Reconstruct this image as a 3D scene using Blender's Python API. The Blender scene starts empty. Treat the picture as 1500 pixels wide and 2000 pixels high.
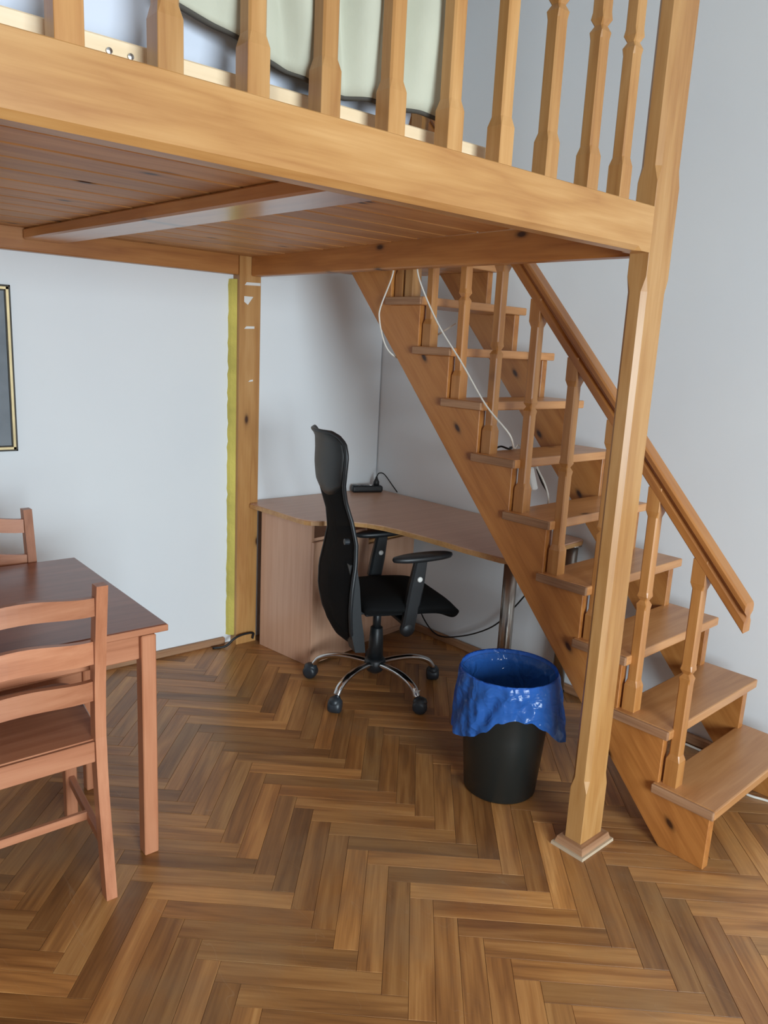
import bpy, bmesh, math, random
from mathutils import Matrix, Vector
random.seed(7)
R = math.radians
scene = bpy.context.scene
col = scene.collection

# ------------------------------------------------------------------ camera
cam_d = bpy.data.cameras.new('camera'); cam = bpy.data.objects.new('camera', cam_d); col.objects.link(cam)
CAM = Vector((-1.9352, -1.2437, 1.56))
YAW, PITCH, ROLL, FPX = R(-39.9764), R(-12.085), R(2.9054), 1501.9
fw = Vector((math.sin(-YAW)*math.cos(PITCH), math.cos(YAW)*math.cos(PITCH), math.sin(PITCH)))
rt0 = Vector((math.cos(YAW), math.sin(YAW), 0)); up0 = rt0.cross(fw)
rt = math.cos(ROLL)*rt0 + math.sin(ROLL)*up0
up = -math.sin(ROLL)*rt0 + math.cos(ROLL)*up0
cam.matrix_world = Matrix(((rt.x, up.x, -fw.x, CAM.x), (rt.y, up.y, -fw.y, CAM.y), (rt.z, up.z, -fw.z, CAM.z), (0, 0, 0, 1)))
cam_d.sensor_fit = 'VERTICAL'; cam_d.sensor_height = 36.0; cam_d.sensor_width = 27.0
cam_d.lens = FPX/2000*36.0
cam_d.clip_start = 0.02
scene.camera = cam
def to_px(p):
    d = Vector(p) - CAM; z = d.dot(fw)
    if z < 0.05: return None
    return 750 + FPX*d.dot(rt)/z, 1000 - FPX*d.dot(up)/z

# ------------------------------------------------------------------ world, daylight, exposure
w = bpy.data.worlds.new('sky'); scene.world = w; w.use_nodes = True
w.node_tree.nodes['Background'].inputs[0].default_value = (0.62, 0.76, 1.0, 1)
w.node_tree.nodes['Background'].inputs[1].default_value = 1.6
def daylight(name, loc, size, energy, color, aim=(0, 1, 0)):
    l = bpy.data.lights.new(name, 'AREA'); l.shape = 'RECTANGLE'; l.size, l.size_y = size
    l.energy = energy; l.color = color; l.spread = R(130)
    o = bpy.data.objects.new(name, l); col.objects.link(o)
    o.matrix_world = Matrix.Translation(loc) @ Vector(aim).to_track_quat('-Z', 'Y').to_matrix().to_4x4()
    return o
daylight('daylight_window', (-1.7, -4.44, 1.3), (2.1, 1.7), 152, (0.80, 0.935, 1.0), aim=(.2, 1, -.2))
vs = scene.view_settings
vs.view_transform = 'Standard'; vs.look = 'None'; vs.gamma = 1.0; vs.use_curve_mapping = False; vs.exposure = 0.06
scene.cycles.use_denoising = True
scene.cycles.max_bounces = 8; scene.cycles.diffuse_bounces = 5; scene.cycles.glossy_bounces = 4
scene.cycles.sample_clamp_indirect = 6.0

# ------------------------------------------------------------------ materials
def lin(r, g, b):
    f = lambda c: (c/255/12.92) if c/255 <= .04045 else ((c/255+.055)/1.055)**2.4
    return (f(r), f(g), f(b), 1)
class NB:
    def __init__(s, name):
        s.m = bpy.data.materials.new(name); s.m.use_nodes = True
        s.t = s.m.node_tree; s.n = s.t.nodes; s.b = s.n['Principled BSDF']
    def add(s, typ, **kw):
        n = s.n.new(typ)
        for k, v in kw.items():
            if k.startswith('i_'):
                key = k[2:]; n.inputs[int(key) if key.isdigit() else key].default_value = v
            else: setattr(n, k, v)
        return n
    def link(s, a, b): s.t.links.new(a, b)
    def math(s, op, a, b=None, clamp=False):
        n = s.n.new('ShaderNodeMath'); n.operation = op; n.use_clamp = clamp
        for i, x in enumerate((a, b)):
            if x is None: continue
            if hasattr(x, 'links'): s.link(x, n.inputs[i])
            else: n.inputs[i].default_value = x
        return n.outputs[0]
    def ramp(s, fac, stops):
        n = s.n.new('ShaderNodeValToRGB'); e = n.color_ramp.elements
        while len(e) < len(stops): e.new(0.5)
        for el, (p, c) in zip(e, stops): el.position = p; el.color = c
        s.link(fac, n.inputs[0]); return n.outputs[0]
    def mix(s, fac, a, b, blend='MIX'):
        n = s.n.new('ShaderNodeMix'); n.data_type = 'RGBA'; n.blend_type = blend
        for sock, x in ((n.inputs[0], fac), (n.inputs[6], a), (n.inputs[7], b)):
            if hasattr(x, 'links'): s.link(x, sock)
            else: sock.default_value = x
        return n.outputs[2]
def simple(name, c, rough=0.5, metal=0.0, spec=0.5, bump=0.0, bscale=200.0, var=0.0):
    N = NB(name); b = N.b
    b.inputs['Base Color'].default_value = c; b.inputs['Roughness'].default_value = rough
    b.inputs['Metallic'].default_value = metal; b.inputs['Specular IOR Level'].default_value = spec
    tc = N.add('ShaderNodeTexCoord')
    if bump:
        no = N.add('ShaderNodeTexNoise', i_Scale=bscale, i_Detail=3.0); N.link(tc.outputs['Object'], no.inputs['Vector'])
        bp = N.add('ShaderNodeBump', i_Strength=bump, i_Distance=0.002); N.link(no.outputs[0], bp.inputs['Height']); N.link(bp.outputs[0], b.inputs['Normal'])
    if var:
        no = N.add('ShaderNodeTexNoise', i_Scale=6.0, i_Detail=4.0); N.link(tc.outputs['Object'], no.inputs['Vector'])
        dk = tuple(x*(1-var) for x in c[:3])+(1,); lt = tuple(min(1, x*(1+var)) for x in c[:3])+(1,)
        N.link(N.ramp(no.outputs[0], [(.3, dk), (.7, lt)]), b.inputs['Base Color'])
    return N.m
def wood(name, light, mid, dark, knot, rough=0.42, line=14.0, knots=True, coat=0.15, islands=False, knot_amt=.6, jitter=.25):
    """grain runs along the object's local X"""
    N = NB(name); b = N.b
    tc = N.add('ShaderNodeTexCoord'); oi = N.add('ShaderNodeObjectInfo')
    rnd = oi.outputs['Random']
    if islands:
        ge = N.add('ShaderNodeNewGeometry'); rnd = N.math('FRACT', N.math('ADD', N.math('MULTIPLY', rnd, 7.31), ge.outputs['Random Per Island']))
    off = N.add('ShaderNodeCombineXYZ')
    N.link(N.math('MULTIPLY', rnd, 37.0), off.inputs[0]); N.link(N.math('MULTIPLY', rnd, 91.0), off.inputs[1]); N.link(N.math('MULTIPLY', rnd, 53.0), off.inputs[2])
    va = N.add('ShaderNodeVectorMath', operation='ADD'); N.link(tc.outputs['Object'], va.inputs[0]); N.link(off.outputs[0], va.inputs[1])
    def mapped(sc):
        v = N.add('ShaderNodeVectorMath', operation='MULTIPLY'); N.link(va.outputs[0], v.inputs[0]); v.inputs[1].default_value = sc; return v.outputs[0]
    n1 = N.add('ShaderNodeTexNoise', i_Scale=1.0, i_Detail=3.0, i_Roughness=.55); N.link(mapped((1.1, line, line)), n1.inputs['Vector'])
    fine = N.add('ShaderNodeTexNoise', i_Scale=1.0, i_Detail=4.0, i_Roughness=.65); N.link(mapped((5.0, line*14, line*14)), fine.inputs['Vector'])
    bands = N.math('PINGPONG', N.math('MULTIPLY', n1.outputs[0], 7.0), 1.0)
    fac = N.math('ADD', N.math('MULTIPLY', bands, .42), N.math('MULTIPLY', fine.outputs[0], .58))
    c = N.ramp(fac, [(.15, light), (.5, mid), (.9, dark)])
    if knots:
        vo = N.add('ShaderNodeTexVoronoi', voronoi_dimensions='2D', i_Scale=1.0, i_Randomness=1.0); N.link(mapped((3.2, 7.0, 0)), vo.inputs['Vector'])
        sep = N.add('ShaderNodeSeparateColor'); N.link(vo.outputs['Color'], sep.inputs[0])
        rare = N.math('GREATER_THAN', sep.outputs[0], 1-knot_amt)
        kn = N.ramp(vo.outputs['Distance'], [(.04, (1, 1, 1, 1)), (.07, (.5, .5, .5, 1)), (.11, (.12, .12, .12, 1)), (.2, (0, 0, 0, 1))])
        c = N.mix(N.math('MULTIPLY', kn, rare), c, knot)
    big = N.add('ShaderNodeTexNoise', i_Scale=1.0, i_Detail=2.0); N.link(mapped((.8, 2.5, 2.5)), big.inputs['Vector'])
    hv = N.add('ShaderNodeHueSaturation'); N.link(c, hv.inputs['Color'])
    val = N.math('ADD', N.math('ADD', 1.0-jitter/2-.1, N.math('MULTIPLY', rnd, jitter)), N.math('MULTIPLY', big.outputs[0], .2))
    N.link(val, hv.inputs['Value'])
    N.link(hv.outputs[0], b.inputs['Base Color'])
    b.inputs['Roughness'].default_value = rough; b.inputs['Coat Weight'].default_value = coat; b.inputs['Coat Roughness'].default_value = .25
    bp = N.add('ShaderNodeBump', i_Strength=.12, i_Distance=.001); N.link(fac, bp.inputs['Height']); N.link(bp.outputs[0], b.inputs['Normal'])
    N.val = val; N.color = hv
    return N
M = {}
PL, PM, PD, PK = lin(194, 148, 94), lin(180, 131, 76), lin(158, 105, 54), lin(62, 32, 14)
M['pine'] = wood('honey_pine', PL, PM, PD, PK, knot_amt=.10, line=9).m
M['pine_rail'] = wood('amber_pine', lin(196, 140, 80), lin(183, 124, 65), lin(160, 100, 46), PK, knot_amt=.08, line=9).m
M['pine_knotty'] = wood('knotty_pine', lin(194, 132, 70), lin(180, 116, 57), lin(152, 90, 40), PK, knot_amt=.45, line=8).m
M['pine_tread'] = wood('worn_pine_tread', lin(206, 150, 98), lin(194, 136, 84), lin(174, 116, 66), PK, knot_amt=.1, line=10, rough=.36).m
M['pine_end'] = wood('worn_end_grain', lin(178, 138, 104), lin(158, 116, 84), lin(128, 90, 62), PK, knots=False, line=24, rough=.6, coat=0).m
M['pine_pale'] = wood('pale_raw_pine', lin(244, 222, 190), lin(238, 212, 176), lin(228, 200, 160), PK, knot_amt=.08, line=10, rough=.6, coat=0).m
M['boards'] = wood('varnished_ceiling_boards', lin(206, 150, 94), lin(192, 134, 78), lin(166, 108, 58), PK, knot_amt=.4, line=9, rough=.5, coat=.04).m
M['pine_gloss'] = wood('glossy_pine', lin(190, 130, 72), lin(174, 112, 58), lin(150, 90, 42), PK, knot_amt=.4, line=8, rough=.28, coat=.8).m
RL, RM, RD = lin(192, 132, 98), lin(180, 118, 85), lin(156, 95, 64)
M['stain'] = wood('red_stained_pine', RL, RM, RD, lin(86, 36, 22), knot_amt=.16, line=11, rough=.38).m
M['stain_top'] = wood('red_stained_table_top', lin(150, 90, 66), lin(138, 80, 58), lin(116, 62, 44), lin(70, 34, 24), knot_amt=.12, line=8, rough=.3, coat=.3).m
M['oak'] = None
def parquet():
    N = wood('oak_parquet', lin(188, 142, 90), lin(159, 111, 63), lin(110, 69, 36), lin(46, 26, 12), line=12, rough=.33, knots=False, coat=.10, islands=True, jitter=.7)
    geo = N.add('ShaderNodeNewGeometry')
    wn = N.add('ShaderNodeTexNoise', i_Scale=1.7, i_Detail=5.0, i_Roughness=.6); N.link(geo.outputs['Position'], wn.inputs['Vector'])
    wear = N.ramp(wn.outputs[0], [(.48, (.06, .06, .06, 1)), (.70, (.55, .55, .55, 1))])
    oi = N.add('ShaderNodeObjectInfo'); r2 = N.math('FRACT', N.math('MULTIPLY', oi.outputs['Random'], 13.7))
    tint = N.ramp(r2, [(0, (.92, .80, .64, 1)), (.28, (1.12, 1.06, .95, 1)), (.5, (.98, .82, .60, 1)), (.72, (1.34, 1.27, 1.12, 1)), (.86, (1.1, .98, .8, 1)), (1, (.85, .72, .58, 1))])
    c0 = N.mix(1.0, N.color.outputs[0], tint, 'MULTIPLY')
    c = N.mix(wear, c0, lin(142, 118, 90))
    # thin scratches
    sc = N.add('ShaderNodeTexNoise', i_Scale=1.0, i_Detail=1.0, i_Distortion=1.2)
    mp = N.add('ShaderNodeVectorMath', operation='MULTIPLY'); N.link(geo.outputs['Position'], mp.inputs[0]); mp.inputs[1].default_value = (9, 2.2, 1); N.link(mp.outputs[0], sc.inputs['Vector'])
    s1 = N.math('ABSOLUTE', N.math('SUBTRACT', sc.outputs[0], .5)); s2 = N.math('LESS_THAN', s1, .0016)
    c = N.mix(N.math('MULTIPLY', s2, .12), c, lin(190, 165, 135))
    N.link(c, N.b.inputs['Base Color'])
    rr = N.math('ADD', .30, N.math('MULTIPLY', wn.outputs[0], .16)); N.link(rr, N.b.inputs['Roughness'])
    return N.m
M['oak'] = parquet()
def wall_paint():
    N = NB('white_wall_paint'); tc = N.add('ShaderNodeNewGeometry')
    n = N.add('ShaderNodeTexNoise', i_Scale=.9, i_Detail=4.0); N.link(tc.outputs['Position'], n.inputs['Vector'])
    N.link(N.ramp(n.outputs[0], [(.3, lin(226, 230, 234)), (.7, lin(233, 236, 238))]), N.b.inputs['Base Color'])
    N.b.inputs['Roughness'].default_value = .6
    n2 = N.add('ShaderNodeTexNoise', i_Scale=9.0, i_Detail=5.0); N.link(tc.outputs['Position'], n2.inputs['Vector'])
    bp = N.add('ShaderNodeBump', i_Strength=.10, i_Distance=.01); N.link(n2.outputs[0], bp.inputs['Height']); N.link(bp.outputs[0], N.b.inputs['Normal'])
    return N.m
M['wall'] = wall_paint()
def glass():
    N = NB('window_glass'); tr = N.add('ShaderNodeBsdfTransparent'); N.b.inputs['Roughness'].default_value = .02; N.b.inputs['Base Color'].default_value = (.9, .95, .95, 1)
    m = N.add('ShaderNodeMixShader', i_Fac=.06); N.link(tr.outputs[0], m.inputs[1]); N.link(N.b.outputs[0], m.inputs[2]); N.link(m.outputs[0], N.n['Material Output'].inputs[0]); return N.m
M['glass'] = glass()
M['taupe'] = simple('pale_grey_wall_paint', lin(196, 200, 204), .7)
M['ceiling'] = simple('white_ceiling_paint', lin(228, 228, 226), .8)
M['subfloor'] = simple('dark_joint_filler', lin(52, 34, 20), .9)
M['beech'] = wood('beech_laminate', lin(208, 166, 138), lin(202, 158, 130), lin(194, 149, 120), PK, knots=False, line=26, rough=.36, coat=.1, jitter=.04).m
M['beech_edge'] = wood('beech_edging', lin(204, 158, 106), lin(192, 144, 92), lin(176, 126, 76), PK, knots=False, line=22, rough=.4, jitter=.05).m
M['black_plastic'] = simple('black_plastic', lin(30, 33, 36), .42, bump=.1, bscale=600)
M['black_fabric'] = simple('black_fabric', lin(14, 15, 16), .9, spec=.2, bump=.4, bscale=900)
M['black_leather'] = simple('black_leatherette', lin(34, 36, 37), .45, bump=.25, bscale=350)
M['caster'] = simple('dark_grey_caster_plastic', lin(40, 46, 52), .4)
M['chrome'] = simple('chrome', lin(205, 205, 205), .14, metal=1.0)
M['steel'] = simple('brushed_steel', lin(176, 172, 166), .32, metal=1.0, bump=.05)
M['white_plastic'] = simple('white_plastic', lin(236, 236, 232), .35)
M['white_cable'] = simple('white_cable', lin(226, 222, 212), .5)
M['black_cable'] = simple('black_cable', lin(22, 22, 24), .5)
M['foam'] = simple('yellow_mounting_foam', lin(206, 190, 96), .85, bump=.9, bscale=90, var=.18)
M['scrap'] = simple('white_paper_scrap', lin(228, 226, 222), .8)
M['bin'] = simple('black_bin_plastic', lin(26, 30, 29), .38, bump=.05)
M['gold'] = simple('gilded_frame', lin(206, 186, 142), .4, metal=.4, var=.2)
M['frame_dark'] = simple('dark_frame_edge', lin(48, 42, 30), .5)
M['screw'] = simple('zinc_screw', lin(190, 190, 190), .3, metal=1.0)
M['filler'] = simple('white_worn_filler', lin(196, 174, 146), .8, var=.2)
def bag_mat():
    N = NB('blue_plastic_bag'); b = N.b
    b.inputs['Base Color'].default_value = lin(66, 128, 222); b.inputs['Roughness'].default_value = .15
    b.inputs['Transmission Weight'].default_value = 0.0
    tc = N.add('ShaderNodeTexCoord')
    n = N.add('ShaderNodeTexNoise', i_Scale=5.0, i_Detail=2.0, i_Distortion=2.0); N.link(tc.outputs['Object'], n.inputs['Vector'])
    n2 = N.add('ShaderNodeTexVoronoi', i_Scale=7.0); n2.feature = 'DISTANCE_TO_EDGE'
    ad = N.add('ShaderNodeVectorMath', operation='ADD'); N.link(tc.outputs['Object'], ad.inputs[0]); sc = N.add('ShaderNodeVectorMath', operation='SCALE', i_Scale=.12); N.link(n.outputs['Color'], sc.inputs[0]); N.link(sc.outputs[0], ad.inputs[1]); N.link(ad.outputs[0], n2.inputs['Vector'])
    crease = N.math('MINIMUM', n2.outputs[0], .16)
    n3 = N.add('ShaderNodeTexVoronoi', i_Scale=17.0); n3.feature = 'DISTANCE_TO_EDGE'; N.link(ad.outputs[0], n3.inputs['Vector'])
    crease = N.math('ADD', crease, N.math('MULTIPLY', N.math('MINIMUM', n3.outputs[0], .12), .25))
    h = N.math('ADD', N.math('MULTIPLY', crease, -3.0), N.math('MULTIPLY', n.outputs[0], .6))
    bp = N.add('ShaderNodeBump', i_Strength=.5, i_Distance=.02); N.link(h, bp.inputs['Height']); N.link(bp.outputs[0], b.inputs['Normal'])
    tl = N.add('ShaderNodeBsdfTranslucent'); tl.inputs[0].default_value = lin(60, 125, 228)
    tr = N.add('ShaderNodeBsdfTransparent'); tr.inputs[0].default_value = lin(130, 170, 240)
    m1 = N.add('ShaderNodeMixShader', i_Fac=.40); N.link(b.outputs[0], m1.inputs[1]); N.link(tl.outputs[0], m1.inputs[2])
    m2 = N.add('ShaderNodeMixShader', i_Fac=.22); N.link(m1.outputs[0], m2.inputs[1]); N.link(tr.outputs[0], m2.inputs[2])
    N.link(m2.outputs[0], N.n['Material Output'].inputs[0]); return N.m
M['bag'] = bag_mat()
def mesh_fabric():
    N = NB('black_mesh_fabric'); b = N.b
    b.inputs['Base Color'].default_value = lin(10, 10, 11); b.inputs['Roughness'].default_value = .9; b.inputs['Specular IOR Level'].default_value = .2
    tr = N.add('ShaderNodeBsdfTransparent'); m = N.add('ShaderNodeMixShader', i_Fac=.07)
    N.link(b.outputs[0], m.inputs[1]); N.link(tr.outputs[0], m.inputs[2]); N.link(m.outputs[0], N.n['Material Output'].inputs[0]); return N.m
M['mesh'] = mesh_fabric()
def quilt():
    N = NB('white_quilted_ticking'); b = N.b
    b.inputs['Base Color'].default_value = lin(204, 210, 224); b.inputs['Roughness'].default_value = .75
    tc = N.add('ShaderNodeTexCoord')
    w1 = N.add('ShaderNodeTexWave', i_Scale=2.6, i_Distortion=.6); w1.bands_direction = 'DIAGONAL'; N.link(tc.outputs['Object'], w1.inputs['Vector'])
    bp = N.add('ShaderNodeBump', i_Strength=.5, i_Distance=.01); N.link(w1.outputs[0], bp.inputs['Height']); N.link(bp.outputs[0], b.inputs['Normal']); return N.m
M['quilt'] = quilt()
M['duvet'] = simple('cream_bedspread', lin(188, 188, 170), .85, bump=.3, bscale=60, var=.06)
M['piping'] = simple('dark_grey_piping', lin(70, 66, 60), .8)
def art():
    N = NB('grey_picture_behind_glass'); tc = N.add('ShaderNodeTexCoord')
    n = N.add('ShaderNodeTexNoise', i_Scale=3.0, i_Detail=5.0); N.link(tc.outputs['Object'], n.inputs['Vector'])
    N.link(N.ramp(n.outputs[0], [(.3, lin(96, 104, 112)), (.7, lin(140, 146, 152))]), N.b.inputs['Base Color']); N.b.inputs['Roughness'].default_value = .3; N.b.inputs['Specular IOR Level'].default_value = .3; return N.m
M['art'] = art()

# ------------------------------------------------------------------ helpers
WM = {}
def obj(name, me, mat, parent=None, mw=None, smooth=False):
    if mat and not me.materials:
        for mm in (mat if isinstance(mat, (list, tuple)) else [mat]): me.materials.append(M[mm] if isinstance(mm, str) else mm)
    if smooth: me.polygons.foreach_set('use_smooth', [True]*len(me.polygons))
    o = bpy.data.objects.new(name, me); col.objects.link(o)
    mw = mw or Matrix.Identity(4)
    if parent is not None:
        o.parent = parent; o.matrix_parent_inverse = WM[parent].inverted()
    o.matrix_basis = mw; WM[o] = mw.copy(); return o
def thing(name, label, cat, loc=(0, 0, 0), group=None):
    o = bpy.data.objects.new(name, None); col.objects.link(o); o.empty_display_size = .05
    o.location = loc; WM[o] = Matrix.Translation(loc); tag(o, label, cat, group); return o
def tag(o, label, cat, group=None):
    o['label'] = label; o['category'] = cat
    if group: o['group'] = group
    return o
def struct(o, label=None):
    o['kind'] = 'structure'
    if label: o['label'] = label
    return o
def pyd(v, f, name='m'):
    me = bpy.data.meshes.new(name); me.from_pydata([tuple(x) for x in v], [], f); me.update()
    bm = bmesh.new(); bm.from_mesh(me); bmesh.ops.recalc_face_normals(bm, faces=bm.faces); bm.to_mesh(me); bm.free(); return me
def box_me(sx, sy, sz, bev=.002, seg=1):
    bm = bmesh.new(); bmesh.ops.create_cube(bm, size=1.0)
    bmesh.ops.scale(bm, vec=(sx, sy, sz), verts=bm.verts)
    if bev: bmesh.ops.bevel(bm, geom=list(bm.edges), offset=bev, segments=seg, affect='EDGES', profile=.5)
    me = bpy.data.meshes.new('box'); bm.to_mesh(me); bm.free(); return me
def frame(o, ex, ey):
    ex = Vector(ex).normalized(); ey = Vector(ey); ey = (ey - ex*ey.dot(ex)).normalized(); ez = ex.cross(ey); o = Vector(o)
    return Matrix(((ex.x, ey.x, ez.x, o.x), (ex.y, ey.y, ez.y, o.y), (ex.z, ey.z, ez.z, o.z), (0, 0, 0, 1)))
def bar(name, p0, p1, wid, hei, mat, parent, side=(0, 0, 1), bev=.003, seg=1):
    """box from p0 to p1 (axis), `hei` measured along `side`, `wid` across"""
    p0, p1 = Vector(p0), Vector(p1); L = (p1-p0).length
    return obj(name, box_me(L, hei, wid, bev, seg), mat, parent, frame((p0+p1)/2, p1-p0, side))
def blk(name, lo, hi, mat, parent, axis='x', bev=.003, rot=None, seg=1):
    """axis-aligned block lo..hi with its grain along `axis`; rot = extra world matrix"""
    lo, hi = Vector(lo), Vector(hi); c = (lo+hi)/2; s = hi-lo
    if axis == 'x': m = frame(c, (1, 0, 0), (0, 1, 0)); d = (s.x, s.y, s.z)
    elif axis == 'y': m = frame(c, (0, 1, 0), (0, 0, 1)); d = (s.y, s.z, s.x)
    else: m = frame(c, (0, 0, 1), (1, 0, 0)); d = (s.z, s.x, s.y)
    return obj(name, box_me(*d, bev, seg), mat, parent, (rot @ m) if rot else m)
def loft_me(rings, closed=True, cap=True):
    v, f = [], []; n = len(rings[0])
    for r in rings: v += r
    for i in range(len(rings)-1):
        for j in range(n if closed else n-1):
            k = (j+1) % n; f.append((i*n+j, i*n+k, (i+1)*n+k, (i+1)*n+j))
    if cap and closed: f.append(tuple(range(n))[::-1]); f.append(tuple(range((len(rings)-1)*n, len(rings)*n)))
    return pyd(v, f)
def plate(name, poly, o, e1, e2, th, grain, mat, parent, bev=.002):
    """2-D outline poly in axes e1,e2 at o, thickness th along e1 x e2, grain = 2-D direction"""
    e1, e2, o = Vector(e1), Vector(e2), Vector(o); n = e1.cross(e2)
    gx = (e1*grain[0] + e2*grain[1]).normalized(); gy = n.cross(gx)
    mw = frame(o, gx, gy); inv = mw.inverted()
    a = [inv @ (o + e1*p[0] + e2*p[1]) for p in poly]; b = [inv @ (o + e1*p[0] + e2*p[1] + n*th) for p in poly]
    bm = bmesh.new(); va = [bm.verts.new(p) for p in a]; vb = [bm.verts.new(p) for p in b]
    bm.faces.new(va[::-1]); bm.faces.new(vb)
    for i in range(len(poly)): bm.faces.new((va[i], va[(i+1) % len(poly)], vb[(i+1) % len(poly)], vb[i]))
    bmesh.ops.recalc_face_normals(bm, faces=bm.faces)
    if bev:
        es = [e for e in bm.edges if len(e.link_faces) == 2 and e.calc_face_angle(0) > .6]
        bmesh.ops.bevel(bm, geom=es, offset=bev, segments=1, affect='EDGES')
    bmesh.ops.triangulate(bm, faces=[f for f in bm.faces if len(f.verts) > 4])
    me = bpy.data.meshes.new(name); bm.to_mesh(me); bm.free()
    return obj(name, me, mat, parent, mw)
def smooth_path(pts, n=6):
    pts = [Vector(p) for p in pts]
    if len(pts) < 3: return pts
    out = []; P = [2*pts[0]-pts[1]] + pts + [2*pts[-1]-pts[-2]]
    for i in range(1, len(P)-2):
        for k in range(n):
            t = k/n; a, b, c, d = P[i-1:i+3]
            out.append(.5*((2*b) + (c-a)*t + (2*a-5*b+4*c-d)*t*t + (3*b-a-3*c+d)*t**3))
    return out + [pts[-1]]
def tube_me(pts, rad, n=8, flat=1.0):
    pts = [Vector(p) for p in pts]; rings = []; nrm = None
    for i, p in enumerate(pts):
        t = (pts[min(i+1, len(pts)-1)] - pts[max(i-1, 0)]).normalized()
        if nrm is None: nrm = t.orthogonal().normalized() if abs(t.z) > .95 else t.cross(Vector((0, 0, 1))).normalized()
        nrm = (nrm - t*nrm.dot(t)).normalized(); bn = t.cross(nrm)
        r = rad[i] if isinstance(rad, (list, tuple)) else rad
        rings.append([p + nrm*math.cos(a)*r + bn*math.sin(a)*r*flat for a in [2*math.pi*k/n for k in range(n)]])
    return loft_me(rings)
def tube(name, pts, rad, mat, parent=None, n=8, sm=6, flat=1.0):
    return obj(name, tube_me(smooth_path(pts, sm) if sm else pts, rad, n, flat), mat, parent, smooth=True)
def lathe_me(prof, n=32, cap=True):
    return loft_me([[Vector((r*math.cos(2*math.pi*k/n), r*math.sin(2*math.pi*k/n), z)) for k in range(n)] for r, z in prof], cap=cap)
def oct_ring(x, hy, hz, c):
    return [Vector((x, a, b)) for a, b in ((hy, -(hz-c)), (hy, hz-c), (hy-c, hz), (-(hy-c), hz), (-hy, hz-c), (-hy, -(hz-c)), (-(hy-c), -hz), (hy-c, -hz))]
def turned(L, blk_b, mid, blk_t, h=.0225, s=.0175, neck=.0125):
    """square baluster along local X: blocks at both ends, chamfered shaft, waisted neck"""
    S = [(0, h, .001), (blk_b, h, .001), (blk_b+.02, s, .004), (mid-.03, s, .004), (mid-.014, s+.0012, .0015), (mid, neck, .004), (mid+.014, s+.0012, .0015),
         (mid+.03, s, .004), (L-blk_t-.02, s, .004), (L-blk_t, h, .001), (L, h, .001)]
    return loft_me([oct_ring(x, a, a, c) for x, a, c in S])
UP = lambda p: frame(p, (0, 0, 1), (1, 0, 0))        # local X -> world up

# ------------------------------------------------------------------ room shell
WA = 2.1916                                          # wall_back plane y
WBX = lambda y: .868 + (WA-y)*.068                   # wall_right line
LX, FY, CH = -4.4, -4.5, 3.3
room = [(LX, FY), (WBX(FY), FY), (WBX(WA), WA), (LX, WA)]
def slab(name, poly, z0, z1, mat):
    n = len(poly); v = [(x, y, z0) for x, y in poly] + [(x, y, z1) for x, y in poly]
    f = [tuple(range(n))[::-1], tuple(range(n, 2*n))] + [(i, (i+1) % n, (i+1) % n+n, i+n) for i in range(n)]
    return struct(obj(name, pyd(v, f), mat))
floor = slab('floor', [(LX-.12, FY-.12), (WBX(FY)+.12, FY-.12), (WBX(WA)+.12, WA+.12), (LX-.12, WA+.12)], -.10, -.014, 'subfloor')
floor['label'] = 'oak herringbone parquet floor'
slab('ceiling', [(LX-.12, FY-.12), (WBX(FY)+.12, FY-.12), (WBX(WA)+.12, WA+.12), (LX-.12, WA+.12)], CH, CH+.1, 'ceiling')
slab('wall_back', [(LX-.12, WA), (WBX(WA)+.0, WA), (WBX(WA)+.0, WA+.12), (LX-.12, WA+.12)], -.014, CH, 'wall')
slab('wall_right', [(WBX(FY), FY), (WBX(FY)+.12, FY), (WBX(WA)+.12, WA+.12), (WBX(WA), WA+.12)], -.014, CH, 'wall')
slab('wall_left', [(LX-.12, FY), (LX, FY), (LX, WA), (LX-.12, WA)], -.014, CH, 'taupe')
# the window wall behind the camera, with two openings
wins = [(-2.8, -.6)]; z0, z1 = .42, 2.28
xs = [LX-.12] + [q for wn in wins for q in wn] + [WBX(FY)+.12]
wf = [(xs[0], xs[1], -.014, CH), (xs[2], xs[3], -.014, CH)] + [(a, b, -.014, z0) for a, b in wins] + [(a, b, z1, CH) for a, b in wins]
v, f = [], []
for a, b, c, d in wf:
    k = len(v); v += [(x, y, z) for z in (c, d) for y in (FY-.12, FY) for x in (a, b)]
    f += [(k, k+1, k+3, k+2), (k+4, k+6, k+7, k+5), (k, k+4, k+5, k+1), (k+2, k+3, k+7, k+6), (k, k+2, k+6, k+4), (k+1, k+5, k+7, k+3)]
struct(obj('wall_front', pyd(v, f), 'taupe'))
for i, (a, b) in enumerate(wins):
    wo = bpy.data.objects.new('window_%d' % (i+1), None); col.objects.link(wo); wo.location = ((a+b)/2, FY-.08, z0); WM[wo] = Matrix.Translation(wo.location)
    struct(wo, 'white window letting daylight into the room')
    for q0, q1 in (((a, FY-.1, z0), (b, FY-.06, z0+.06)), ((a, FY-.1, z1-.06), (b, FY-.06, z1)), ((a, FY-.1, z0+.06), (a+.06, FY-.06, z1-.06)), ((b-.06, FY-.1, z0+.06), (b, FY-.06, z1-.06))):
        blk('window_frame', q0, q1, 'white_plastic', wo)
    blk('window_frame', ((a+b)/2-.04, FY-.1, z0+.06), ((a+b)/2+.04, FY-.06, z1-.06), 'white_plastic', wo)
    for xa, xb in ((a+.06, (a+b)/2-.04), ((a+b)/2+.04, b-.06)): blk('pane', (xa, FY-.084, z0+.06), (xb, FY-.078, z1-.06), 'glass', wo, bev=0)

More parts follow.
